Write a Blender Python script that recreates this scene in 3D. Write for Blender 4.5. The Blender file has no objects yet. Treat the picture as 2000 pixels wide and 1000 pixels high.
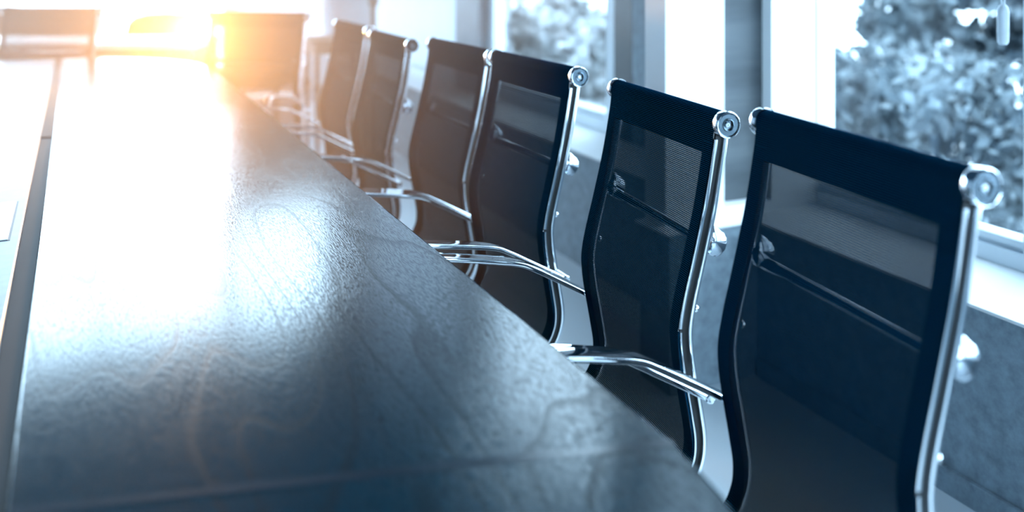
import bpy, bmesh, math, random
from mathutils import Vector, Matrix

SC = bpy.context.scene
COL = SC.collection
PI = math.pi
R_ = math.radians

# ------------------------------------------------------------------ camera
CAM_H = 1.30
YAW = 25.48
cam_d = bpy.data.cameras.new('camera')
cam_d.sensor_width = 36
cam_d.lens = 1790 / 2000 * 36
cam_d.shift_y = -(500 + 85) / 2000
cam_d.clip_start = 0.05
cam_d.clip_end = 300
cam_d.dof.use_dof = True
cam_d.dof.focus_distance = 1.78
cam_d.dof.aperture_fstop = 1.65
cam = bpy.data.objects.new('camera', cam_d)
cam.location = (0, 0, CAM_H)
cam.rotation_euler = (PI / 2, 0, R_(-YAW))
COL.objects.link(cam)
SC.camera = cam

# ------------------------------------------------------------------ world / exposure
SC.view_settings.view_transform = 'Standard'
SC.view_settings.look = 'None'
SC.view_settings.gamma = 1
SC.view_settings.use_curve_mapping = False
SC.view_settings.exposure = 0.0

w = bpy.data.worlds.new('overcast_sky')
SC.world = w
w.use_nodes = True
bg = w.node_tree.nodes['Background']
bg.inputs[0].default_value = (0.58, 0.82, 1.0, 1)
bg.inputs[1].default_value = 13.0

SC.cycles.max_bounces = 10
SC.cycles.diffuse_bounces = 4
SC.cycles.glossy_bounces = 5
SC.cycles.transparent_max_bounces = 24
SC.cycles.volume_bounces = 0
SC.cycles.sample_clamp_indirect = 6
SC.cycles.use_denoising = True
SC.cycles.caustics_reflective = False
SC.cycles.caustics_refractive = False


def lamp(name, kind, loc, energy, color, **kw):
    d = bpy.data.lights.new(name, kind)
    d.energy = energy
    d.color = color
    for k, v in kw.items():
        setattr(d, k, v)
    o = bpy.data.objects.new(name, d)
    o.location = loc
    COL.objects.link(o)
    return o


def at2(px, Z):
    X = (px - 1000) / 1790 * Z
    c, s = math.cos(R_(YAW)), math.sin(R_(YAW))
    return (X * c + Z * s, Z * c - X * s)


# warm spot added in mid-air to imitate a lens-flare glow, no lamp body
glare = lamp('flare_glow_spot', 'SPOT', (*at2(372, 4.75), 0.92), 640, (1.0, 0.47, 0.12), shadow_soft_size=0.04, spot_size=R_(76), spot_blend=0.8)
glare.rotation_euler = (Vector((-0.3, 0.0, 1.05)) - glare.location).to_track_quat('-Z', 'Y').to_euler()


def portal(loc, rot, sx, sy):
    o = lamp('daylight_portal', 'AREA', loc, 1, (1, 1, 1), shape='RECTANGLE', size=sx, size_y=sy)
    o.rotation_euler = rot
    o.data.cycles.is_portal = True


# ------------------------------------------------------------------ materials
def mat(name):
    m = bpy.data.materials.new(name)
    m.use_nodes = True
    nt = m.node_tree
    nt.nodes.clear()
    out = nt.nodes.new('ShaderNodeOutputMaterial')
    return m, nt, out


def N(nt, typ, **kw):
    n = nt.nodes.new(typ)
    for k, v in kw.items():
        if k in n.inputs.keys() if isinstance(k, str) else False:
            n.inputs[k].default_value = v
        else:
            setattr(n, k, v)
    return n


def L(nt, a, b):
    nt.links.new(a, b)


def math_n(nt, op, a, b=None, c=None):
    n = nt.nodes.new('ShaderNodeMath')
    n.operation = op
    for i, v in enumerate((a, b, c)):
        if v is None:
            continue
        if isinstance(v, (int, float)):
            n.inputs[i].default_value = v
        else:
            nt.links.new(v, n.inputs[i])
    return n.outputs[0]


def ramp(nt, fac, stops):
    n = nt.nodes.new('ShaderNodeValToRGB')
    el = n.color_ramp.elements
    while len(el) < len(stops):
        el.new(0.5)
    for e, (p, c) in zip(el, stops):
        e.position = p
        e.color = (*c, 1) if len(c) == 3 else c
    nt.links.new(fac, n.inputs[0])
    return n.outputs[0]


def noise(nt, scale, detail=2, vec=None, rough=0.5):
    n = nt.nodes.new('ShaderNodeTexNoise')
    n.inputs['Scale'].default_value = scale
    n.inputs['Detail'].default_value = detail
    n.inputs['Roughness'].default_value = rough
    if vec is not None:
        nt.links.new(vec, n.inputs['Vector'])
    return n.outputs['Fac']


def mapped(nt, scale, coord='Object', rot=(0, 0, 0)):
    t = nt.nodes.new('ShaderNodeTexCoord')
    m = nt.nodes.new('ShaderNodeMapping')
    m.inputs['Scale'].default_value = scale
    m.inputs['Rotation'].default_value = rot
    nt.links.new(t.outputs[coord], m.inputs[0])
    return m.outputs[0]


def pbsdf(nt, out, color=(0.5, 0.5, 0.5), rough=0.5, metal=0.0, spec=0.5):
    p = nt.nodes.new('ShaderNodeBsdfPrincipled')
    p.inputs['Base Color'].default_value = (*color, 1)
    p.inputs['Roughness'].default_value = rough
    p.inputs['Metallic'].default_value = metal
    p.inputs['Specular IOR Level'].default_value = spec
    nt.links.new(p.outputs[0], out.inputs[0])
    return p


def plain(name, color, rough=0.5, metal=0.0, spec=0.5, var=0.06, scale=9, bump=0.0):
    m, nt, out = mat(name)
    p = pbsdf(nt, out, color, rough, metal, spec)
    f = noise(nt, scale, 3, mapped(nt, (1, 1, 1)))
    c = ramp(nt, f, [(0.3, tuple(x * (1 - var) for x in color)), (0.7, tuple(min(1, x * (1 + var)) for x in color))])
    L(nt, c, p.inputs['Base Color'])
    if bump:
        b = nt.nodes.new('ShaderNodeBump')
        b.inputs['Strength'].default_value = bump
        b.inputs['Distance'].default_value = 0.002
        L(nt, f, b.inputs['Height'])
        L(nt, b.outputs[0], p.inputs['Normal'])
    return m


def make_wood():
    m, nt, out = mat('dark_varnished_wood')
    p = pbsdf(nt, out, (0.012, 0.017, 0.024), 0.17, 0, 0.8)
    # fine open pores, stretched along the table
    warp = noise(nt, 1.0, 2, mapped(nt, (5, 2.2, 1)))
    t = nt.nodes.new('ShaderNodeTexCoord')
    vm = nt.nodes.new('ShaderNodeVectorMath'); vm.operation = 'MULTIPLY_ADD'
    cmb = nt.nodes.new('ShaderNodeCombineXYZ')
    L(nt, math_n(nt, 'MULTIPLY', warp, 0.05), cmb.inputs[0])
    vm.inputs[1].default_value = (1, 1, 1)
    L(nt, t.outputs['Object'], vm.inputs[0]); L(nt, cmb.outputs[0], vm.inputs[2])
    mp = nt.nodes.new('ShaderNodeMapping'); mp.inputs['Scale'].default_value = (480, 55, 1)
    L(nt, vm.outputs[0], mp.inputs[0])
    pores = noise(nt, 1.0, 2, mp.outputs[0], 0.6)
    pore = ramp(nt, pores, [(0.36, (0, 0, 0)), (0.56, (1, 1, 1))])
    # cathedral figure: contour lines of a slow noise
    slow = noise(nt, 1.0, 1.5, mapped(nt, (4.2, 0.8, 1)), 0.45)
    fr = math_n(nt, 'FRACT', math_n(nt, 'MULTIPLY', slow, 11.0))
    fig = ramp(nt, fr, [(0.0, (0, 0, 0)), (0.07, (0.4, 0.4, 0.4)), (0.17, (1, 1, 1)), (0.96, (1, 1, 1)), (1.0, (0.2, 0.2, 0.2))])
    h = math_n(nt, 'MULTIPLY_ADD', fig, 0.6, pore)
    b = nt.nodes.new('ShaderNodeBump')
    b.inputs['Strength'].default_value = 0.15
    b.inputs['Distance'].default_value = 0.00042
    L(nt, h, b.inputs['Height']); L(nt, b.outputs[0], p.inputs['Normal'])
    both = math_n(nt, 'MULTIPLY', fig, pore)
    c = ramp(nt, both, [(0.0, (0.0006, 0.010, 0.016)), (1.0, (0.0008, 0.025, 0.040))])
    L(nt, c, p.inputs['Base Color'])
    rg = ramp(nt, both, [(0.0, (0.18, 0.18, 0.18)), (1.0, (0.12, 0.12, 0.12))])
    L(nt, rg, p.inputs['Roughness'])
    sg = ramp(nt, both, [(0.0, (0.30, 0.30, 0.30)), (0.8, (0.82, 0.82, 0.82))])
    L(nt, sg, p.inputs['Specular IOR Level'])
    return m


def make_mesh_fabric(name, hole, base):
    """woven mesh; UVs are in metres; the gaps between threads let light through"""
    m, nt, out = mat(name)
    p = pbsdf(nt, out, base, 0.8, 0, 0.0)
    uv = nt.nodes.new('ShaderNodeTexCoord')
    sp = nt.nodes.new('ShaderNodeSeparateXYZ')
    L(nt, uv.outputs['UV'], sp.inputs[0])
    su = math_n(nt, 'MULTIPLY_ADD', math_n(nt, 'SINE', math_n(nt, 'MULTIPLY', sp.outputs[0], 2 * PI / 0.0026)), 0.5, 0.5)
    sv = math_n(nt, 'MULTIPLY_ADD', math_n(nt, 'SINE', math_n(nt, 'MULTIPLY', sp.outputs[1], 2 * PI / 0.0034)), 0.5, 0.5)
    prod = math_n(nt, 'MULTIPLY', math_n(nt, 'POWER', su, 0.5), sv)
    holes = ramp(nt, prod, [(0.45, (0, 0, 0)), (0.85, (hole, hole, hole))])
    thread = ramp(nt, sv, [(0.0, tuple(x * 44 for x in base)), (0.22, base)])
    L(nt, thread, p.inputs['Base Color'])
    b = nt.nodes.new('ShaderNodeBump'); b.inputs['Strength'].default_value = 0.5
    b.inputs['Distance'].default_value = 0.0008; b.invert = True
    L(nt, prod, b.inputs['Height']); L(nt, b.outputs[0], p.inputs['Normal'])
    tr = nt.nodes.new('ShaderNodeBsdfTransparent')
    mx = nt.nodes.new('ShaderNodeMixShader')
    L(nt, holes, mx.inputs[0]); L(nt, p.outputs[0], mx.inputs[1]); L(nt, tr.outputs[0], mx.inputs[2])
    L(nt, mx.outputs[0], out.inputs[0])
    return m


def make_glass():
    m, nt, out = mat('window_glass')
    tr = nt.nodes.new('ShaderNodeBsdfTransparent')
    tr.inputs[0].default_value = (0.97, 0.985, 1, 1)
    gl = nt.nodes.new('ShaderNodeBsdfGlossy'); gl.inputs['Roughness'].default_value = 0.02
    fr = nt.nodes.new('ShaderNodeFresnel'); fr.inputs[0].default_value = 1.3
    mx = nt.nodes.new('ShaderNodeMixShader')
    L(nt, math_n(nt, 'MULTIPLY', fr.outputs[0], 0.6), mx.inputs[0]); L(nt, tr.outputs[0], mx.inputs[1]); L(nt, gl.outputs[0], mx.inputs[2])
    L(nt, mx.outputs[0], out.inputs[0])
    return m


def make_translucent(name, color, tf):
    m, nt, out = mat(name)
    d = nt.nodes.new('ShaderNodeBsdfDiffuse'); d.inputs[0].default_value = (*color, 1)
    t = nt.nodes.new('ShaderNodeBsdfTranslucent'); t.inputs[0].default_value = (*color, 1)
    c = ramp(nt, noise(nt, 4, 2, mapped(nt, (6, 6, 0.2))), [(0.3, tuple(x * 0.93 for x in color)), (0.7, color)])
    L(nt, c, d.inputs[0]); L(nt, c, t.inputs[0])
    mx = nt.nodes.new('ShaderNodeMixShader'); mx.inputs[0].default_value = tf
    L(nt, d.outputs[0], mx.inputs[1]); L(nt, t.outputs[0], mx.inputs[2]); L(nt, mx.outputs[0], out.inputs[0])
    return m


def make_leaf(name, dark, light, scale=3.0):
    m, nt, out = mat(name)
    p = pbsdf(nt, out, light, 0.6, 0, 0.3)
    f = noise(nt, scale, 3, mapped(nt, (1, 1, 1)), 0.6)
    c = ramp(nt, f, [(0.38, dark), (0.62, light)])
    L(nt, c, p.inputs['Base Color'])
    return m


def make_concrete(name, color, amp=0.25):
    m, nt, out = mat(name)
    p = pbsdf(nt, out, color, 0.85, 0, 0.2)
    f = noise(nt, 26, 5, mapped(nt, (1, 1, 1)), 0.65)
    c = ramp(nt, f, [(0.32, tuple(x * (1 - amp) for x in color)), (0.68, tuple(x * (1 + amp) for x in color))])
    L(nt, c, p.inputs['Base Color'])
    return m


def make_streaked(name, a, b_):
    m, nt, out = mat(name)
    p = pbsdf(nt, out, a, 0.5, 0, 0.3)
    f = noise(nt, 1, 4, mapped(nt, (1.2, 1.2, 9)), 0.6)
    c = ramp(nt, f, [(0.35, a), (0.66, b_)])
    L(nt, c, p.inputs['Base Color'])
    return m


M = dict(
    wood=make_wood(),
    centre=plain('satin_grey_veneer', (0.20, 0.24, 0.28), 0.36, 0, 0.35, 0.08, 40),
    channel=plain('dark_channel', (0.02, 0.023, 0.027), 0.6, 0, 0.15),
    cross_line=plain('cross_strip_finish', (0.012, 0.022, 0.032), 0.16, 0, 0.8),
    lid=plain('white_lid', (0.85, 0.87, 0.9), 0.35),
    chrome=plain('polished_chrome', (0.86, 0.90, 0.94), 0.05, 1.0, 0.5, 0.01, 30),
    satin=plain('satin_chrome', (0.10, 0.13, 0.155), 0.20, 1.0, 0.5, 0.03, 60),
    lug=plain('cast_chrome', (0.45, 0.50, 0.55), 0.08, 1.0, 0.5, 0.05, 60),
    mesh=make_mesh_fabric('black_mesh_weave', 0.27, (0.00015, 0.0020, 0.0046)),
    mesh_open=make_mesh_fabric('open_mesh_weave', 0.85, (0.00015, 0.0020, 0.0046)),
    hem=make_mesh_fabric('black_hem_weave', 0.05, (0.00015, 0.0020, 0.0046)),
    black=plain('black_plastic', (0.012, 0.015, 0.018), 0.45),
    wall=make_concrete('grey_textured_wall', (0.27, 0.34, 0.39), 0.24),
    white=plain('white_paint', (0.92, 0.94, 0.95), 0.6, 0, 0.3, 0.02),
    frame=plain('white_window_frame', (0.72, 0.80, 0.86), 0.4, 0, 0.4, 0.02),
    dframe=plain('dark_window_frame', (0.035, 0.05, 0.065), 0.45, 0, 0.4, 0.1),
    gframe=plain('grey_window_frame', (0.24, 0.26, 0.29), 0.45, 0, 0.4, 0.1),
    floor=plain('pale_floor', (0.82, 0.88, 0.92), 0.24, 0, 1.0, 0.04, 3),
    ceil=plain('ceiling_board', (0.016, 0.036, 0.058), 0.9, 0, 0.1, 0.05),
    streak=make_streaked('streaked_board', (0.035, 0.045, 0.055), (0.085, 0.10, 0.112)),
    glass=make_glass(),
    blind=make_translucent('white_blind_cloth', (0.86, 0.90, 0.94), 0.4),
    sheer=make_translucent('sheer_curtain_cloth', (0.90, 0.92, 0.95), 0.55),
    brown=plain('brown_upholstery', (0.10, 0.055, 0.035), 0.7, 0, 0.3, 0.15, 14),
    dwood=plain('dark_brown_wood', (0.07, 0.035, 0.02), 0.45, 0, 0.4, 0.2, 10),
    wtop=plain('white_laminate', (0.88, 0.90, 0.92), 0.3),
    screen=plain('dark_screen', (0.05, 0.05, 0.055), 0.5, 0, 0.3, 0.1),
    snow=plain('snow', (0.86, 0.90, 0.94), 0.9, 0, 0.1, 0.05, 0.4),
    bark=plain('bark', (0.03, 0.045, 0.06), 0.9, 0, 0.1, 0.4, 6),
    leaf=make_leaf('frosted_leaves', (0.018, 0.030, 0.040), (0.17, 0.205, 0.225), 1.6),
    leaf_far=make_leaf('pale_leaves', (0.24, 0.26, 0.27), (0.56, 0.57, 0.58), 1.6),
    cord=plain('white_cord', (0.75, 0.82, 0.88), 0.5),
)


# ------------------------------------------------------------------ mesh helpers
def obj(name, bm, m, parent=None, smooth=False, loc=None):
    bmesh.ops.remove_doubles(bm, verts=bm.verts, dist=1e-6)
    bmesh.ops.recalc_face_normals(bm, faces=bm.faces)
    me = bpy.data.meshes.new(name)
    bm.to_mesh(me)
    bm.free()
    ms = m if isinstance(m, (list, tuple)) else [m]
    for k in ms:
        me.materials.append(k)
    if smooth:
        for p in me.polygons:
            p.use_smooth = True
        me.set_sharp_from_angle(angle=R_(38))
    o = bpy.data.objects.new(name, me)
    COL.objects.link(o)
    if parent is not None:
        o.parent = parent
    if loc is not None:
        o.location = loc
    return o


def tag(o, label=None, cat=None, group=None, kind=None):
    if label: o['label'] = label
    if cat: o['category'] = cat
    if group: o['group'] = group
    if kind: o['kind'] = kind
    return o


def empty(name, loc, rz=0):
    o = bpy.data.objects.new(name, None)
    o.location = loc
    o.rotation_euler = (0, 0, rz)
    o.empty_display_size = 0.1
    COL.objects.link(o)
    return o


def copy_tree(o, parent=None):
    c = o.copy()
    COL.objects.link(c)
    if parent is not None:
        c.parent = parent
    for ch in list(o.children):
        copy_tree(ch, c)
    return c


def box(bm, x0, x1, y0, y1, z0, z1, bev=0.0):
    r = bmesh.ops.create_cube(bm, size=1)
    for v in r['verts']:
        v.co = Vector(((x0 + x1) / 2 + v.co.x * (x1 - x0), (y0 + y1) / 2 + v.co.y * (y1 - y0), (z0 + z1) / 2 + v.co.z * (z1 - z0)))
    if bev:
        es = set(e for v in r['verts'] for e in v.link_edges)
        bmesh.ops.bevel(bm, geom=list(es), offset=bev, segments=2, affect='EDGES', profile=0.6)


def boxbm(*a, **k):
    bm = bmesh.new()
    box(bm, *a, **k)
    return bm


def lathe(bm, prof, n=32, mtx=None):
    """prof: (r, h) around local z"""
    mtx = mtx or Matrix.Identity(4)
    rings = []
    for r, h in prof:
        if r < 1e-6:
            rings.append([bm.verts.new(mtx @ Vector((0, 0, h)))])
        else:
            rings.append([bm.verts.new(mtx @ Vector((r * math.cos(2 * PI * i / n), r * math.sin(2 * PI * i / n), h))) for i in range(n)])
    for a, b in zip(rings, rings[1:]):
        for i in range(n):
            j = (i + 1) % n
            q = [a[i % len(a)], a[j % len(a)], b[j % len(b)], b[i % len(b)]]
            u = []
            for v in q:
                if v not in u:
                    u.append(v)
            if len(u) >= 3:
                bm.faces.new(u)


def smooth_path(pts, sub=6):
    """Catmull-Rom through the points"""
    P = [Vector(p) for p in pts]
    out = []
    for i in range(len(P) - 1):
        p0 = P[max(i - 1, 0)]; p1 = P[i]; p2 = P[i + 1]; p3 = P[min(i + 2, len(P) - 1)]
        for k in range(sub):
            t = k / sub
            out.append(0.5 * ((2 * p1) + (-p0 + p2) * t + (2 * p0 - 5 * p1 + 4 * p2 - p3) * t * t + (-p0 + 3 * p1 - 3 * p2 + p3) * t ** 3))
    out.append(P[-1])
    return out


def sweep(bm, path, section, side=Vector((1, 0, 0)), closed=False):
    """section: list of (a along side, b along in-plane normal); path planar, side constant"""
    n = len(path)
    rings = []
    for i in range(n):
        a = path[(i - 1) % n] if closed else path[max(i - 1, 0)]
        b = path[(i + 1) % n] if closed else path[min(i + 1, n - 1)]
        t = (b - a).normalized()
        nrm = side.cross(t).normalized()
        rings.append([bm.verts.new(path[i] + side * u + nrm * v) for u, v in section])
    m = len(section)
    rng = range(n) if closed else range(n - 1)
    for i in rng:
        A, B = rings[i], rings[(i + 1) % n]
        for k in range(m):
            bm.faces.new((A[k], A[(k + 1) % m], B[(k + 1) % m], B[k]))
    if not closed:
        bm.faces.new(rings[0][::-1])
        bm.faces.new(rings[-1])


def rrect(w, h, r, n=3, ox=0, oy=0):
    pts = []
    for cx, cy, a0 in ((w / 2 - r, h / 2 - r, 0), (-w / 2 + r, h / 2 - r, 90), (-w / 2 + r, -h / 2 + r, 180), (w / 2 - r, -h / 2 + r, 270)):
        for i in range(n + 1):
            a = R_(a0 + 90 * i / n)
            pts.append((ox + cx + r * math.cos(a), oy + cy + r * math.sin(a)))
    return pts


def tube(bm, pts, r, n=10):
    """round tube along arbitrary points, r number or list"""
    P = [Vector(p) for p in pts]
    rings = []
    up = None
    for i, p in enumerate(P):
        t = (P[min(i + 1, len(P) - 1)] - P[max(i - 1, 0)]).normalized()
        if up is None:
            up = t.orthogonal().normalized()
        up = (up - t * up.dot(t)).normalized()
        s = t.cross(up)
        rr = r[i] if isinstance(r, (list, tuple)) else r
        rings.append([bm.verts.new(p + (up * math.cos(2 * PI * k / n) + s * math.sin(2 * PI * k / n)) * rr) for k in range(n)])
    for A, B in zip(rings, rings[1:]):
        for k in range(n):
            bm.faces.new((A[k], A[(k + 1) % n], B[(k + 1) % n], B[k]))
    bm.faces.new(rings[0][::-1])
    bm.faces.new(rings[-1])


def slab(bm, outline, z0, z1, bev=0.0):
    """extruded polygon, with bevelled top and bottom rim"""
    n = len(outline)
    if bev:
        c = Vector((sum(p[0] for p in outline) / n, sum(p[1] for p in outline) / n))
        ins = []
        for i in range(n):
            p = Vector(outline[i]); a = Vector(outline[i - 1]); b = Vector(outline[(i + 1) % n])
            d1 = (p - a); d2 = (b - p)
            d1 = d1.normalized() if d1.length else d2.normalized()
            d2 = d2.normalized() if d2.length else d1
            nn = Vector((-(d1.y + d2.y), d1.x + d2.x))
            nn = nn.normalized()
            if nn.dot(c - p) < 0:
                nn = -nn
            ins.append(p + nn * bev)
        layers = [(ins, z0), (outline, z0 + bev), (outline, z1 - bev), ([Vector(o) + (Vector(i) - Vector(o)) * 0.3 for o, i in zip(outline, ins)], z1 - bev * 0.3), (ins, z1)]
    else:
        layers = [(outline, z0), (outline, z1)]
    rings = [[bm.verts.new((p[0], p[1], z)) for p in lay] for lay, z in layers]
    for A, B in zip(rings, rings[1:]):
        for k in range(n):
            bm.faces.new((A[k], A[(k + 1) % n], B[(k + 1) % n], B[k]))
    bm.faces.new(rings[0][::-1])
    bm.faces.new(rings[-1])


def at(px, Z):
    """plan position at optical depth Z for a sight line"""
    X = (px - 1000) / 1790 * Z
    c, s = math.cos(R_(YAW)), math.sin(R_(YAW))
    return (X * c + Z * s, Z * c - X * s)


# ------------------------------------------------------------------ room shell
FAR = 8.7
NEAR = -3.2
LEFT = -4.2
GL = 2.25          # window plane on the right
CEIL = 3.8
SILL = 0.485


def struct(name, bm, m, parent=None, smooth=False):
    o = obj(name, bm, m, parent, smooth)
    if parent is None:
        o['kind'] = 'structure'
    return o


struct('floor', boxbm(LEFT, GL + 0.12, NEAR, FAR + 0.15, -0.1, 0), M['floor'])
struct('ceiling', boxbm(LEFT, GL + 0.12, NEAR, FAR + 0.15, CEIL, CEIL + 0.1), M['ceil'])

# right wall: low wall under the windows, piers and header
bm = bmesh.new()
box(bm, 1.915, GL + 0.12, NEAR, FAR, 0, SILL - 0.008)
box(bm, GL - 0.06, GL + 0.12, 2.401, 3.376, SILL - 0.008, CEIL)
box(bm, GL - 0.06, GL + 0.12, 7.2, FAR, SILL - 0.008, CEIL)
box(bm, GL - 0.06, GL + 0.12, NEAR, FAR, 2.95, CEIL)
struct('wall_right', bm, M['wall'])

struct('trim_1', boxbm(1.895, GL - 0.03, NEAR, FAR, SILL - 0.008, SILL, bev=0.002), M['white'])

# short return wall standing out from the window wall
RY = 2.29
bm = bmesh.new()
box(bm, 1.585, 1.9145, RY - 0.045, RY + 0.11, 0, SILL - 0.009)
struct('wall_return_base', bm, M['wall'])
bm = bmesh.new()
box(bm, 1.565, 1.8945, RY - 0.06, RY + 0.11, SILL - 0.008, SILL, bev=0.002)
struct('trim_2', bm, M['white'])
bm = bmesh.new()
box(bm, 1.603, 1.823, RY, RY + 0.11, SILL, CEIL)
box(bm, 2.017, GL - 0.002, RY + 0.006, RY + 0.11, SILL, CEIL)
box(bm, 1.823, 2.017, RY, RY + 0.11, SILL, SILL + 0.035)
box(bm, 1.823, 2.017, RY, RY + 0.11, 2.75, CEIL)
struct('wall_return', bm, M['white'])
bm = bmesh.new()
box(bm, 1.824, 2.016, RY + 0.05, RY + 0.09, SILL + 0.036, 2.749)
struct('wall_return_panel', bm, M['streak'])

# skirting on the right wall
struct('baseboard_right', boxbm(1.903, 1.9145, NEAR, 2.235, 0, 0.06), M['wall'])

struct('wall_left', boxbm(LEFT - 0.12, LEFT, NEAR, FAR, 0, CEIL), M['wall'])

# far wall
bm = bmesh.new()
box(bm, LEFT, GL + 0.12, FAR, FAR + 0.15, 3.7, CEIL)
box(bm, LEFT, -3.4, FAR, FAR + 0.15, 0, 3.7)
box(bm, 1.27, 1.33, FAR, FAR + 0.15, 0, 3.7)
box(bm, 1.33, 2.19, FAR, FAR + 0.15, 1.05, 2.62)
struct('wall_far', bm, M['white'])
# near wall behind the camera
bm = bmesh.new()
box(bm, LEFT, GL + 0.12, NEAR - 0.15, NEAR, 0, 0.5)
box(bm, LEFT, GL + 0.12, NEAR - 0.15, NEAR, 2.9, CEIL)
box(bm, LEFT, 0.2, NEAR - 0.15, NEAR, 0.5, 2.9)
box(bm, 1.9, GL + 0.12, NEAR - 0.15, NEAR, 0.5, 2.9)
struct('wall_near', bm, M['wall'])


def window_y(idx, y0, y1, z0, z1, fm, mull=(), fw=0.05, lo=0.045):
    """window in the right wall: frame (structure) with glass panes between mullions"""
    bm = bmesh.new()
    x0, x1 = GL - 0.045, GL + 0.03
    box(bm, x0, x1, y0, y1, z0, z0 + lo, bev=0.004)
    box(bm, x0 + 0.012, x1, y0, y1, z0 + lo + 0.012, z0 + lo + 0.03, bev=0.004)
    box(bm, x0 + 0.02, x1, y0, y1, z0 + lo, z0 + lo + 0.012)
    box(bm, x0, x1, y0, y1, z1 - fw, z1)
    box(bm, x0, x1, y0, y0 + fw, z0 + lo, z1 - fw)
    box(bm, x0, x1, y1 - fw, y1, z0 + lo, z1 - fw)
    for my in mull:
        box(bm, x0, x1, my - 0.025, my + 0.025, z0 + lo, z1 - fw)
    fr = struct('window_%d' % idx, bm, fm)
    ys = [y0 + fw] + list(mull) + [y1 - fw]
    for a, b in zip(ys, ys[1:]):
        obj('pane', boxbm(GL, GL + 0.006, a + 0.002, b - 0.002, z0 + lo + 0.03, z1 - fw), M['glass'], fr)
    portal((GL + 0.05, (y0 + y1) / 2, (z0 + z1) / 2), (0, PI / 2, 0), z1 - z0, y1 - y0)
    return fr


def window_x(idx, x0, x1, z0, z1, Y, fm, mull=(), fw=0.05, out=1):
    bm = bmesh.new()
    box(bm, x0, x1, Y, Y + 0.07, z0, z0 + fw)
    box(bm, x0, x1, Y, Y + 0.07, z1 - fw, z1)
    box(bm, x0, x0 + fw, Y, Y + 0.07, z0 + fw, z1 - fw)
    box(bm, x1 - fw, x1, Y, Y + 0.07, z0 + fw, z1 - fw)
    for mx in mull:
        box(bm, mx - 0.025, mx + 0.025, Y, Y + 0.07, z0 + fw, z1 - fw)
    fr = struct('window_%d' % idx, bm, fm)
    xs = [x0 + fw] + list(mull) + [x1 - fw]
    for a, b in zip(xs, xs[1:]):
        obj('pane', boxbm(a + 0.002, b - 0.002, Y + 0.03, Y + 0.036, z0 + fw, z1 - fw), M['glass'], fr)
    portal(((x0 + x1) / 2, Y + (0.12 if out > 0 else -0.05), (z0 + z1) / 2), (-PI / 2 if out > 0 else PI / 2, 0, 0), x1 - x0, z1 - z0)
    return fr


window_y(1, NEAR + 0.05, 2.295, SILL, 2.95, M['frame'], mull=(1.54, -0.6), fw=0.004)
window_y(2, 3.53, 4.97, SILL, 2.95, M['frame'], fw=0.09, lo=0.06)
struct('trim_3', boxbm(GL - 0.06, GL + 0.06, 3.378, 3.528, SILL, 2.949), M['dframe'])
struct('trim_4', boxbm(GL - 0.10, GL + 0.06, 4.972, 5.335, SILL, 2.949), M['gframe'])
window_y(3, 5.34, 7.19, SILL, 2.95, M['frame'])
window_x(4, -3.4, 1.27, 0.02, 3.7, FAR, M['frame'], mull=(-2.2, -1.0, 0.2), fw=0.05)
window_x(5, 1.33, 2.19, 2.62, 3.7, FAR, M['frame'], fw=0.03)
window_x(6, 1.33, 2.19, 0.02, 1.05, FAR, M['frame'], fw=0.04)
window_x(7, 0.2, 1.9, 0.5, 2.9, NEAR - 0.1, M['frame'], mull=(1.05,), out=-1)  # unseen window added behind the camera to light the white return wall

# white roller blind in the third window
bl = empty('roller_blind', (GL - 0.075, 6.25, 2.9))
tag(bl, 'white roller blind drawn down over the far window on the right', 'blind')
obj('blind_cloth', boxbm(-0.003, 0, -0.88, 0.88, -2.36, -0.02), M['blind'], bl)
bm = bmesh.new(); tube(bm, [(0, -0.9, 0), (0, 0.9, 0)], 0.022, 12); obj('blind_roller', bm, M['frame'], bl, True)
obj('bottom_bar', boxbm(-0.008, 0.005, -0.88, 0.88, -2.385, -2.36), M['frame'], bl)

# sheer curtain on the far wall, right side
bm = bmesh.new()
n = 90
top = []; bot = []
for i in range(n + 1):
    x = 1.36 + 0.80 * i / n
    y = FAR - 0.07 + 0.022 * math.sin(i * 0.75) + 0.008 * math.sin(i * 0.31)
    top.append(bm.verts.new((x, y, 1.03))); bot.append(bm.verts.new((x, y, 0.03)))
for i in range(n):
    bm.faces.new((bot[i], bot[i + 1], top[i + 1], top[i]))
o = obj('curtain', bm, M['sheer'], None, True)
sm = o.modifiers.new('thickness', 'SOLIDIFY'); sm.thickness = 0.002
tag(o, 'sheer white curtain over the low window behind the dark pole', 'curtain')
# dark wall screen, reflected in the table top
sc_ = empty('wall_screen', (1.76, FAR, 1.85))
tag(sc_, 'dark flat screen on the far wall, seen mirrored in the table top', 'screen')
obj('screen_panel', boxbm(-0.46, 0.46, -0.05, -0.01, -0.76, 0.76, bev=0.004), M['screen'], sc_)
obj('bezel', boxbm(-0.475, 0.475, -0.045, -0.002, -0.775, 0.775), M['black'], sc_)

# ------------------------------------------------------------------ conference table
TZ = 0.76
T = empty('conference_table', (0, 0, 0))
tag(T, 'long dark glossy wooden conference table with rows of chairs along it', 'table')
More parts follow.
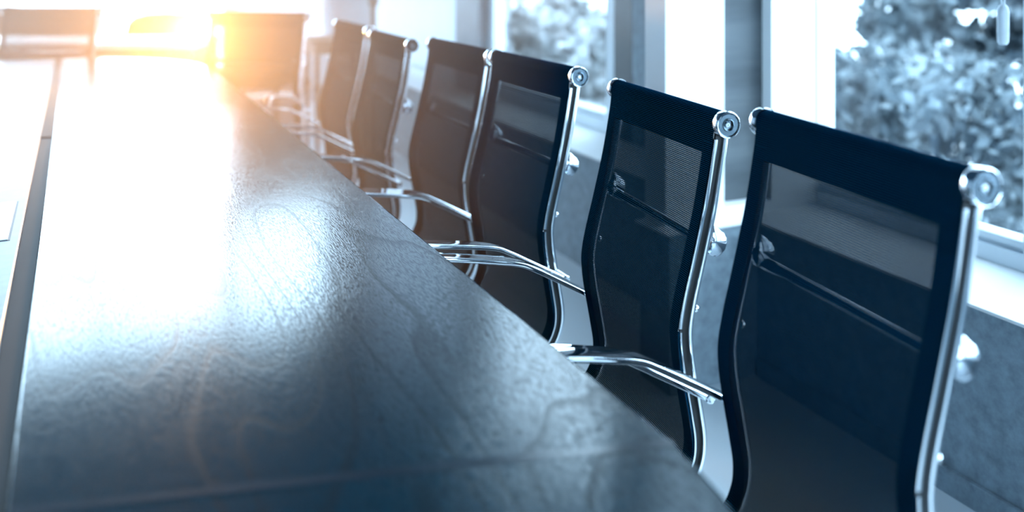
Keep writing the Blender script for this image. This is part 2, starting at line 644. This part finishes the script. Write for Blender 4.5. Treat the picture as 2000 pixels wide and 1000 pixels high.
# outline of the right-hand leaf
leaf = [(-0.062, 5.40), (0.14, 5.36), (0.30, 5.26), (0.42, 5.14), (0.51, 5.00), (0.56, 4.88), (0.588, 4.72), (0.598, 4.5), (0.602, 4.2)]
leaf += [(0.602, y) for y in (3.4, 2.6, 1.8, 1.2)]
leaf += [(0.602, 0.92), (0.601, 0.86), (0.597, 0.80), (0.588, 0.74), (0.572, 0.68), (0.545, 0.63), (0.50, 0.585), (0.44, 0.55), (0.34, 0.52), (0.2, 0.495), (0.05, 0.48), (-0.062, 0.475)]
bm = bmesh.new(); slab(bm, leaf, TZ - 0.035, TZ, 0.005)
obj('tabletop', bm, M['wood'], T)
cx = -0.36
bm = bmesh.new(); slab(bm, [(2 * cx - x, y) for x, y in leaf][::-1], TZ - 0.035, TZ, 0.005)
obj('tabletop', bm, M['wood'], T)
bm = bmesh.new(); slab(bm, [(-0.095, 0.47), (-0.095, 5.38), (-0.36, 5.41), (2 * cx + 0.095, 5.38), (2 * cx + 0.095, 0.47), (-0.36, 0.465)], TZ - 0.035, TZ + 0.001, 0.004)
obj('centre_panel', bm, M['centre'], T)
bm = bmesh.new()
for a, b in ((-0.0945, -0.0625), (2 * cx + 0.0625, 2 * cx + 0.0945)):
    box(bm, a, b, 0.49, 3.08, TZ - 0.03, TZ - 0.004)
    box(bm, a, b, 3.085, 5.36, TZ - 0.03, TZ - 0.001)
obj('channel', bm, M['channel'], T)
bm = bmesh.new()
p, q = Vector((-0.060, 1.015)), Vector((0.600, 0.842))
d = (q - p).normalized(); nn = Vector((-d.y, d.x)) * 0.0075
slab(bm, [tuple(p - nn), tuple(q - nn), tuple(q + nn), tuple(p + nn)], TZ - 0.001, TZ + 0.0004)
tag(obj('cross_strip', bm, M['cross_line'], T), 'thin line across the near end')  # thin strip laid across the table top in its own colour
lid = obj('cable_lid', boxbm(-0.30, -0.116, 1.985, 2.285, TZ, TZ + 0.003, bev=0.0008), M['lid'], T)
tag(lid, 'white rectangular cable lid')
bm = bmesh.new()
box(bm, -0.304, -0.112, 1.981, 2.289, TZ, TZ + 0.0016)
obj('lid_rim', bm, M['black'], lid)
for y0 in (1.15, 4.45):
    obj('pedestal', boxbm(-0.78, 0.06, y0, y0 + 0.06, 0, TZ - 0.036), M['wood'], T)
obj('beam', boxbm(-0.42, -0.30, 1.211, 4.449, 0.52, 0.64), M['wood'], T)

# ------------------------------------------------------------------ mesh office chair
RAIL = 1.012      # standard height of the head roll above the floor
# side profile relative to the head roll: (forward, down)
PROF = [(0.004, -0.012), (0.008, -0.045), (0.025, -0.137), (0.047, -0.229), (0.066, -0.303), (0.0745, -0.350),
        (0.0735, -0.385), (0.068, -0.425), (0.054, -0.500), (0.047, -0.548), (0.052, -0.588), (0.075, -0.625), (0.125, -0.645),
        (0.20, -0.648), (0.29, -0.636), (0.38, -0.622), (0.43, -0.622), (0.462, -0.634), (0.475, -0.655)]
YB = -0.24        # local y of the head roll (the chair faces +y)


def prof_path(x, off=0.0, i0=0, i1=None, sub=6):
    pts = PROF[i0:i1]
    path = smooth_path([Vector((x, YB + f, z)) for f, z in pts], sub)
    if off:
        out = []
        for i, p in enumerate(path):
            t = (path[min(i + 1, len(path) - 1)] - path[max(i - 1, 0)]).normalized()
            nrm = Vector((1, 0, 0)).cross(t)   # +: towards the front / upwards
            out.append(p + nrm * off)
        path = out
    return path


def sling_bm(hw, u0, u1, path, v0=0.0, nu=8, sag=0.0):
    bm = bmesh.new()
    uvl = bm.loops.layers.uv.new('UVMap')
    rows = []
    dist = 0
    vs = []
    for i, p in enumerate(path):
        if i:
            dist += (p - path[i - 1]).length
        vs.append(v0 + dist)
        row = []
        for k in range(nu + 1):
            x = u0 + (u1 - u0) * k / nu
            s = sag * (1 - (x / hw) ** 2) * min(1, max(0, (-0.03 - p.z) / 0.12))
            row.append(bm.verts.new(p + Vector((x, -s * 0.6, -s * 0.2))))
        rows.append(row)
    for i in range(len(rows) - 1):
        for k in range(nu):
            f = bm.faces.new((rows[i][k], rows[i][k + 1], rows[i + 1][k + 1], rows[i + 1][k]))
            for lo, (ii, kk) in zip(f.loops, ((i, k), (i, k + 1), (i + 1, k + 1), (i + 1, k))):
                lo[uvl].uv = (u0 + (u1 - u0) * kk / nu, vs[ii])
    return bm


def make_chair(LEN, cloth='mesh'):
    root = empty('office_chair', (0, 0, 0))
    up = []                                           # parts that rise with the seat
    fx = LEN / 2 - 0.018                              # centre of the side frames
    hw = fx + 0.0055
    # fabric path: round the head roll, then down the back and along the seat
    rr = 0.0200
    roll = [Vector((0, YB + rr * math.cos(R_(a)), rr * math.sin(R_(a)))) for a in range(232, -31, -12)]
    body = [p for p in prof_path(0, 0.0150) if p.z < -0.03]
    path = roll + body
    up.append(obj('sling', sling_bm(hw, -hw, hw, path, 0, 14, 0.010), M[cloth], root, True))
    sl = up[-1]
    # doubled hems, a hair in front of the sling: both sides and the head roll pocket
    hpath = [p + Vector((0, 0.0014, 0.0004)) for p in body]
    for s in (-1, 1):
        a, b = (hw - 0.031, hw) if s > 0 else (-hw, -hw + 0.031)
        obj('side_hem', sling_bm(hw, a, b, hpath, 0.3, 3, 0.010), M['hem'], sl, True)
    rr2 = rr + 0.0012
    roll2 = [Vector((0, YB + rr2 * math.cos(R_(a)), rr2 * math.sin(R_(a)))) for a in range(232, -31, -12)]
    pocket = roll2 + [p + Vector((0, 0.0014, 0)) for p in body if p.z > -0.068]
    obj('head_pocket', sling_bm(hw, -hw, hw, pocket, 0.0, 14, 0.010), M['hem'], sl, True)
    # head roll bar inside the pocket
    bm = bmesh.new(); tube(bm, [(-fx, YB, 0), (fx, YB, 0)], 0.0165, 20)
    up.append(obj('head_rail', bm, M['black'], root, True))
    for s in (-1, 1):
        # round end cap
        base = Matrix.Translation((s * (fx + 0.0115), YB, 0)) @ Matrix.Rotation(s * PI / 2, 4, 'Y')
        bm = bmesh.new()
        lathe(bm, [(0.0, -0.008), (0.0205, -0.008), (0.0228, -0.006), (0.0236, -0.002), (0.0236, 0.006), (0.0230, 0.009), (0.0215, 0.0105), (0.0195, 0.0098),
                   (0.0188, 0.0088), (0.0118, 0.0088), (0.0112, 0.0100), (0.0100, 0.0105), (0.0088, 0.0098), (0.0080, 0.0060), (0.0045, 0.0050), (0.0, 0.0050)], 40, base)
        cap = obj('end_cap', bm, M['satin'], root, True); up.append(cap)
        bm = bmesh.new()
        lathe(bm, [(0.0048, 0.005), (0.0048, 0.0072), (0.0040, 0.008), (0.0022, 0.008), (0.0018, 0.0060), (0.0, 0.0060)], 12, base)
        obj('screw', bm, M['chrome'], cap, True)
        bm = bmesh.new()
        lathe(bm, [(0.0206, 0.0100), (0.0222, 0.0108), (0.0234, 0.0098), (0.0240, 0.0075), (0.0240, -0.004), (0.0228, -0.0065)], 40, base)
        obj('rim', bm, M['chrome'], cap, True)
        # side frame: rear bar the whole way, dark web, bright clamp strip in front
        x = s * fx
        bm = bmesh.new()
        sweep(bm, prof_path(x, -0.0095), rrect(0.013, 0.0080, 0.0014, 2), Vector((1, 0, 0)))
        fr = obj('side_frame', bm, M['chrome'], root, True); up.append(fr)
        bm = bmesh.new()
        sweep(bm, prof_path(x - s * 0.003, 0.001), rrect(0.006, 0.015, 0.001), Vector((1, 0, 0)))
        obj('web', bm, M['black'], fr)
        bm = bmesh.new()
        full = prof_path(x, 0.0105)
        sweep(bm, [p for p in full if -0.350 < p.z < -0.024], rrect(0.013, 0.0068, 0.0006, 2), Vector((1, 0, 0)))
        obj('clamp_strip', bm, M['chrome'], fr, True)
        bm = bmesh.new()
        sweep(bm, [p for p in prof_path(x, 0.0085) if p.z < -0.356], rrect(0.011, 0.004, 0.0006, 2), Vector((1, 0, 0)))
        obj('clamp_strip', bm, M['chrome'], fr, True)
        # armrest: flat chrome loop outside the frame
        ax = s * (fx + 0.0285)
        ap = [(0.045, -0.462), (0.070, -0.447), (0.100, -0.430), (0.150, -0.402), (0.190, -0.380), (0.225, -0.364), (0.280, -0.353), (0.340, -0.343), (0.400, -0.335),
              (0.435, -0.336), (0.458, -0.350), (0.466, -0.380), (0.460, -0.440), (0.445, -0.530), (0.425, -0.600), (0.405, -0.628), (0.385, -0.640)]
        bm = bmesh.new()
        sweep(bm, smooth_path([Vector((ax, YB + f, z)) for f, z in ap], 6), rrect(0.038, 0.0100, 0.0026, 3), Vector((1, 0, 0)))
        ar = obj('armrest', bm, M['chrome'], root, True); up.append(ar)
        for f, z in ((0.052, -0.456), (0.388, -0.636)):
            bm = bmesh.new()
            mt = Matrix.Translation((s * fx, YB + f, z)) @ Matrix.Rotation(s * PI / 2, 4, 'Y')
            lathe(bm, [(0, 0.0), (0.008, 0.0), (0.008, 0.0485), (0.0065, 0.0500), (0.003, 0.0500), (0.0, 0.0490)], 16, mt)
            obj('arm_bolt', bm, M['chrome'], ar, True)
    # cast brace behind the back with rounded lugs
    bm = bmesh.new()
    zb = -0.205
    pts = []
    for i in range(25):
        u = -1 + 2 * i / 24
        e = abs(u) ** 6
        pts.append((u * (fx - 0.001), YB + 0.030 - 0.042 + 0.026 * e, zb - 0.03 + 0.012 * e))
    tube(bm, pts, [0.0085 + 0.003 * abs(2 * i / 24 - 1) ** 3 for i in range(25)], 12)
    br = obj('back_brace', bm, M['chrome'], root, True); up.append(br)
    for s in (-1, 1):
        bm = bmesh.new()
        lug = [(0.0, -0.028), (0.006, -0.0265), (0.0115, -0.020), (0.0145, -0.010), (0.0150, 0.0), (0.0125, 0.009), (0.008, 0.0165), (0.004, 0.024), (0.0, 0.028)]
        lathe(bm, lug, 20, Matrix.Translation((s * (fx - 0.002), YB + 0.014, zb)) @ Matrix.Rotation(R_(-8), 4, 'X') @ Matrix.Diagonal((0.75, 1.55, 1.0, 1)))
        for v in bm.verts:                      # flatten the face against the frame
            v.co.y = min(v.co.y, YB + 0.036)
        obj('lug', bm, M['lug'], br, True)
        bm = bmesh.new()
        bmesh.ops.create_uvsphere(bm, u_segments=14, v_segments=8, radius=0.0065)
        bmesh.ops.translate(bm, verts=bm.verts, vec=(s * (fx - 0.002), YB + 0.052, zb - 0.115))
        obj('back_bolt', bm, M['chrome'], br, True)
    # brace and tilt housing under the seat
    bm = bmesh.new()
    for fy in (0.16, 0.34):
        tube(bm, [(-fx + 0.002, YB + fy, -0.662), (-0.12, YB + fy, -0.682), (0.12, YB + fy, -0.682), (fx - 0.002, YB + fy, -0.662)], 0.010, 10)
    up.append(obj('seat_brace', bm, M['chrome'], root, True))
    up.append(obj('tilt_housing', boxbm(-0.075, 0.075, YB + 0.14, YB + 0.37, -0.735, -0.688, bev=0.012), M['black'], root, True))
    for o in up:
        o['rises'] = 1
        o.location.z = RAIL
    bm = bmesh.new()
    lathe(bm, [(0.0, 0.10), (0.026, 0.10), (0.026, 0.22), (0.016, 0.222), (0.016, 0.272), (0.0, 0.272)], 20, Matrix.Translation((0, 0.015, 0)))
    obj('gas_column', bm, M['black'], root, True)
    hub = bmesh.new()
    lathe(hub, [(0.0, 0.075), (0.04, 0.075), (0.042, 0.12), (0.030, 0.135), (0.0, 0.135)], 24, Matrix.Translation((0, 0.015, 0)))
    obj('base_hub', hub, M['chrome'], root, True)
    for k in range(5):
        a = R_(90 + 72 * k)
        d = Vector((math.cos(a), math.sin(a), 0)); c0 = Vector((0, 0.015, 0))
        bm = bmesh.new()
        tube(bm, [c0 + d * 0.03 + Vector((0, 0, 0.105)), c0 + d * 0.14 + Vector((0, 0, 0.092)), c0 + d * 0.245 + Vector((0, 0, 0.070))], [0.019, 0.016, 0.013], 10)
        lg = obj('leg', bm, M['chrome'], root, True)
        bm = bmesh.new()
        sd = Vector((-d.y, d.x, 0))
        for s in (-1, 1):
            cc = c0 + d * 0.245 + sd * 0.014 * s + Vector((0, 0, 0.0255))
            mt = Matrix.Translation(cc) @ sd.to_track_quat('Z', 'Y').to_matrix().to_4x4()
            lathe(bm, [(0, -0.008), (0.022, -0.008), (0.025, -0.005), (0.025, 0.005), (0.022, 0.008), (0, 0.008)], 20, mt)
        tube(bm, [c0 + d * 0.245 + Vector((0, 0, 0.02)), c0 + d * 0.245 + Vector((0, 0, 0.072))], 0.006, 8)
        obj('caster', bm, M['black'], lg, True)
    return root


def set_chair(o, roll_x, roll_y, rz, lift):
    """place the chair so that its head roll is centred over (roll_x, roll_y)"""
    o.rotation_euler = (0, 0, rz)
    o.location = (roll_x + math.sin(rz) * YB, roll_y - math.cos(rz) * YB, 0)
    for ch in o.children:
        if 'rises' in ch:
            ch.location.z = RAIL + lift


LEN = 0.455
rows = [  # end of the head roll nearest the camera (x, y), turn, height of the roll below the camera
    (0.967, 0.737, -7.0, 0.272, 'black mesh office chair nearest the camera, cut by the bottom right of the picture'),
    (1.025, 1.280, -7.2, 0.293, 'black mesh office chair second from the front, in front of the white return wall'),
    (1.066, 1.872, 0.7, 0.282, 'black mesh office chair third from the front, in sharp chrome side frame before the window'),
    (1.083, 2.403, 1.6, 0.290, 'black mesh office chair fourth from the front, its back lapped by the third'),
    (1.027, 2.942, -0.7, 0.301, 'black mesh office chair fifth from the front, in the brown haze'),
    (1.066, 3.566, 1.0, 0.302, 'black mesh office chair sixth from the front, before the thin dark pole'),
]
proto = make_chair(LEN)
for i, (x, y, yaw, H, lab) in enumerate(rows):
    o = proto if i == 0 else copy_tree(proto)
    a = R_(yaw)
    ux, uy = -math.sin(a), math.cos(a)
    # far end direction is (-sin yaw, cos yaw); the chair's own +x runs that way
    half = LEN / 2 - 0.002
    set_chair(o, x + ux * half, y + uy * half, R_(90 + yaw), (CAM_H - H) - RAIL)
    tag(o, lab, 'office chair', 'mesh office chairs along the right side of the table')

head = make_chair(0.54, 'mesh_open')
for i, (p, q, H, lab) in enumerate([((0.625, 4.885), (1.045, 4.560), 0.300, 'mesh office chair at the far right table corner, glowing in warm light'),
                                    ((-0.37, 5.80), (0.130, 5.565), 0.300, 'mesh office chair at the far table end, at the left picture edge')]):
    o = head if i == 0 else copy_tree(head)
    dx, dy = p[0] - q[0], p[1] - q[1]
    rz = math.atan2(dy, dx)
    set_chair(o, (p[0] + q[0]) / 2, (p[1] + q[1]) / 2, rz, (CAM_H - H) - RAIL)
    tag(o, lab, 'office chair', 'mesh office chairs at the far end of the table')

# ------------------------------------------------------------------ far end furniture
wt = empty('side_desk', (*at(150, 5.97), 0), R_(-YAW))
tag(wt, 'white topped desk with a brown front behind the far end of the long table', 'desk')
obj('desk_top', boxbm(-0.85, 0.85, -0.275, 0.275, 0.725, 0.76, bev=0.004), M['wtop'], wt)
obj('front_panel', boxbm(-0.80, 0.80, -0.19, -0.17, 0.06, 0.724), M['brown'], wt)
for s in (-1, 1):
    obj('leg_panel', boxbm(s * 0.82 - 0.015, s * 0.82 + 0.015, -0.25, 0.25, 0, 0.724), M['brown'], wt)


def lounge():
    r = empty('lounge_chair', (0, 0, 0))
    w = 0.31
    out = [(-w, 0.34), (w, 0.34), (w, 0.72), (w - 0.02, 0.79), (w - 0.07, 0.83), (w - 0.16, 0.855), (0, 0.865), (-w + 0.16, 0.855), (-w + 0.07, 0.83), (-w + 0.02, 0.79), (-w, 0.72)]
    bm = bmesh.new(); slab(bm, out, -0.04, 0.04, 0.02)
    bmesh.ops.rotate(bm, verts=bm.verts, cent=(0, 0, 0), matrix=Matrix.Rotation(PI / 2, 3, 'X'))
    bmesh.ops.rotate(bm, verts=bm.verts, cent=(0, 0, 0.4), matrix=Matrix.Rotation(R_(-7), 3, 'X'))
    bmesh.ops.translate(bm, verts=bm.verts, vec=(0, 0.22, 0))
    obj('backrest', bm, M['brown'], r, True)
    obj('seat', boxbm(-w, w, -0.27, 0.17, 0.33, 0.44, bev=0.03), M['brown'], r, True)
    for sx in (-1, 1):
        for sy in (-1, 1):
            bm = bmesh.new(); tube(bm, [(sx * 0.27, sy * 0.2, 0.34), (sx * 0.29, sy * 0.22, 0)], [0.02, 0.013], 10)
            obj('leg', bm, M['dwood'], r, True)
    return r


lo = lounge()
for i, (px, Z, lab) in enumerate([(299, 6.95, 'brown round-backed lounge chair in the gap between the two end chairs'),
                                  (74, 6.95, 'brown round-backed lounge chair behind the mesh of the left end chair'),
                                  (490, 6.95, 'brown round-backed lounge chair behind the mesh of the right end chair'),
                                  (-22, 8.0, 'brown round-backed lounge chair farthest left, partly past the picture edge')]):
    o = lo if i == 0 else copy_tree(lo)
    x, y = at(px, Z)
    o.location = (x, y, 0); o.rotation_euler = (0, 0, R_(-YAW + (0, 4, -6, 8)[i]))
    tag(o, lab, 'lounge chair', 'brown lounge chairs by the far window')

# small dark side table with turned legs
st = empty('side_table', (1.575, 6.09, 0))
tag(st, 'small dark wooden side table with turned legs behind the sixth chair', 'table')
obj('table_top', boxbm(-0.20, 0.22, -0.20, 0.20, 0.735, 0.755, bev=0.004), M['dwood'], st)
obj('apron', boxbm(-0.165, 0.185, -0.165, 0.165, 0.66, 0.7345), M['dwood'], st)
for sx in (-0.15, 0.17):
    for sy in (-0.15, 0.15):
        bm = bmesh.new()
        lathe(bm, [(0, 0), (0.012, 0), (0.015, 0.2), (0.015, 0.36), (0.026, 0.38), (0.015, 0.40), (0.030, 0.44), (0.015, 0.48), (0.017, 0.659), (0, 0.659)], 16, Matrix.Translation((sx, sy, 0)))
        obj('leg', bm, M['dwood'], st, True)

# coat stand: thin dark pole with a collar and hooks above the frame
cs = empty('coat_stand', (*at(729, 5.9), 0))
tag(cs, 'thin dark standing pole with a collar, behind the sixth chair', 'coat stand')
bm = bmesh.new()
lathe(bm, [(0, 0), (0.13, 0), (0.13, 0.018), (0.03, 0.035), (0.017, 0.06), (0.017, 0.96), (0.024, 0.985), (0.036, 1.0), (0.036, 1.02), (0.018, 1.05), (0.018, 1.72), (0.026, 1.75), (0, 1.78)], 20)
obj('pole', bm, M['dwood'], cs, True)
for k in range(4):
    a = R_(45 + 90 * k)
    d = Vector((math.cos(a), math.sin(a), 0))
    bm = bmesh.new()
    tube(bm, smooth_path([d * 0.015 + Vector((0, 0, 1.58)), d * 0.08 + Vector((0, 0, 1.57)), d * 0.13 + Vector((0, 0, 1.63)), d * 0.15 + Vector((0, 0, 1.70))], 4), 0.008, 8)
    obj('hook', bm, M['dwood'], cs, True)

# blind cord with weight in the near window
bc = empty('blind_cord', (2.175, 1.60, 1.07))
tag(bc, 'pale hanging blind cord with a long weight in the near window', 'blind cord')
bm = bmesh.new()
lathe(bm, [(0, 0), (0.009, 0.001), (0.0135, 0.008), (0.0145, 0.03), (0.0145, 0.085), (0.011, 0.10), (0.005, 0.106), (0, 0.106)], 18)
obj('weight', bm, M['cord'], bc, True)
for s in (-1, 1):
    bm = bmesh.new(); tube(bm, [(0, s * 0.003, 0.10), (0, s * 0.011, 0.2), (0, s * 0.012, 1.88)], 0.0022, 8)
    obj('cord', bm, M['cord'], bc, True)

# ------------------------------------------------------------------ outside
struct('ground', boxbm(GL + 0.13, 90, -60, 120, -0.62, -0.5), M['snow'])
struct('ground_far', boxbm(-60, GL + 0.12, FAR + 0.2, 120, -0.62, -0.5), M['snow'])


def bush(name, label, x, y, h, rx, ry, n, leaf, m, seed, cat='tree', z0=0.1, trunk=True, lean=(0, 0), group=None):
    rnd = random.Random(seed)
    root = empty(name, (x, y, -0.5))
    bm = bmesh.new()
    blobs = [(rnd.uniform(-0.75, 0.75) * rx, rnd.uniform(-0.75, 0.75) * ry, h * (z0 + (1 - z0) * rnd.random() ** 0.9), rnd.uniform(0.22, 0.42)) for _ in range(34)]
    for i in range(n):
        bx, by, bz, br = blobs[i % len(blobs)]
        v = Vector((rnd.gauss(0, 1), rnd.gauss(0, 1), rnd.gauss(0, 1))).normalized() * br * rnd.random() ** 0.4
        p = Vector((bx + v.x * rx * 0.9, by + v.y * ry * 0.9, bz + v.z * 0.9))
        if p.z < 0.03: p.z = 0.03
        if p.z > h: continue
        u = Vector((rnd.gauss(0, 1), rnd.gauss(0, 1), rnd.gauss(0, 1))).normalized()
        s = u.orthogonal().normalized(); s.rotate(Matrix.Rotation(rnd.uniform(0, 6.28), 3, u))
        t = u.cross(s)
        a = leaf * rnd.uniform(0.6, 1.3); b = a * 0.55
        q = [p - s * a, p - t * b, p + s * a, p + t * b]
        bm.faces.new([bm.verts.new(c) for c in q])
    o = obj('foliage', bm, m, root)
    bm = bmesh.new()
    tops = sorted(blobs, key=lambda t: -t[2])[:9]
    tube(bm, [(0, 0, 0), (lean[0] * .4, lean[1] * .4, h * 0.35), (lean[0], lean[1], h * 0.8)], [0.12 if trunk else 0.04, 0.09 if trunk else 0.03, 0.03], 9)
    for bx, by, bz, br in tops:
        tube(bm, [(lean[0] * .4, lean[1] * .4, h * 0.33), (bx * .5, by * .5, h * .33 + (bz - h * .33) * .6), (bx, by, bz)], [0.05 if trunk else 0.02, 0.03, 0.012], 6)
    obj('trunk', bm, M['bark'], root)
    tag(root, label, cat, group)
    return root


bush('tree', 'tall dark frosted tree outside the near window, right of the blind cord', 6.9, 4.3, 4.4, 1.15, 1.0, 7800, 0.10, M['leaf'], 3, lean=(-0.5, 0.6))
bush('tree', 'tall frosted tree outside the near window, behind the nearest chair', 9.0, 6.75, 4.4, 1.45, 1.2, 9500, 0.115, M['leaf'], 8, lean=(0.3, -0.3))
bush('shrub', 'low frosted shrub outside at the left side of the near window', 6.3, 6.3, 0.95, 0.75, 0.6, 3000, 0.06, M['leaf'], 11, 'shrub', trunk=False)
bush('shrub', 'low frosted shrub outside below the two tall trees', 5.2, 4.3, 1.15, 1.0, 0.9, 4600, 0.06, M['leaf'], 15, 'shrub', trunk=False)
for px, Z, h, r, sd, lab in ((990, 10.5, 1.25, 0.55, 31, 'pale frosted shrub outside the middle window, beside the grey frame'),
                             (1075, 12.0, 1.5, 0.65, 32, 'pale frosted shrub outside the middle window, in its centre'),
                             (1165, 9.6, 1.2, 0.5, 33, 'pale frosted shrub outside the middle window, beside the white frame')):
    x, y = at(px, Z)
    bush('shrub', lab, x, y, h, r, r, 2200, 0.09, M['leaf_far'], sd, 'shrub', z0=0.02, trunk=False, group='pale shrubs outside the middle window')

# ------------------------------------------------------------------ haze volume added so the warm flare glow veils the far end
m, nt, out = mat('flare_haze')
vs = nt.nodes.new('ShaderNodeVolumeScatter')
vs.inputs['Color'].default_value = (1, 0.89, 0.80, 1)
vs.inputs['Density'].default_value = 0.085
vs.inputs['Anisotropy'].default_value = 0.42
L(nt, vs.outputs[0], out.inputs['Volume'])
hz = obj('haze', boxbm(-2.6, 1.55, 1.9, 5.62, 0.02, 1.45), m)
tag(hz, 'added thin haze that carries the warm flare glow at the far end', 'haze', kind='stuff')
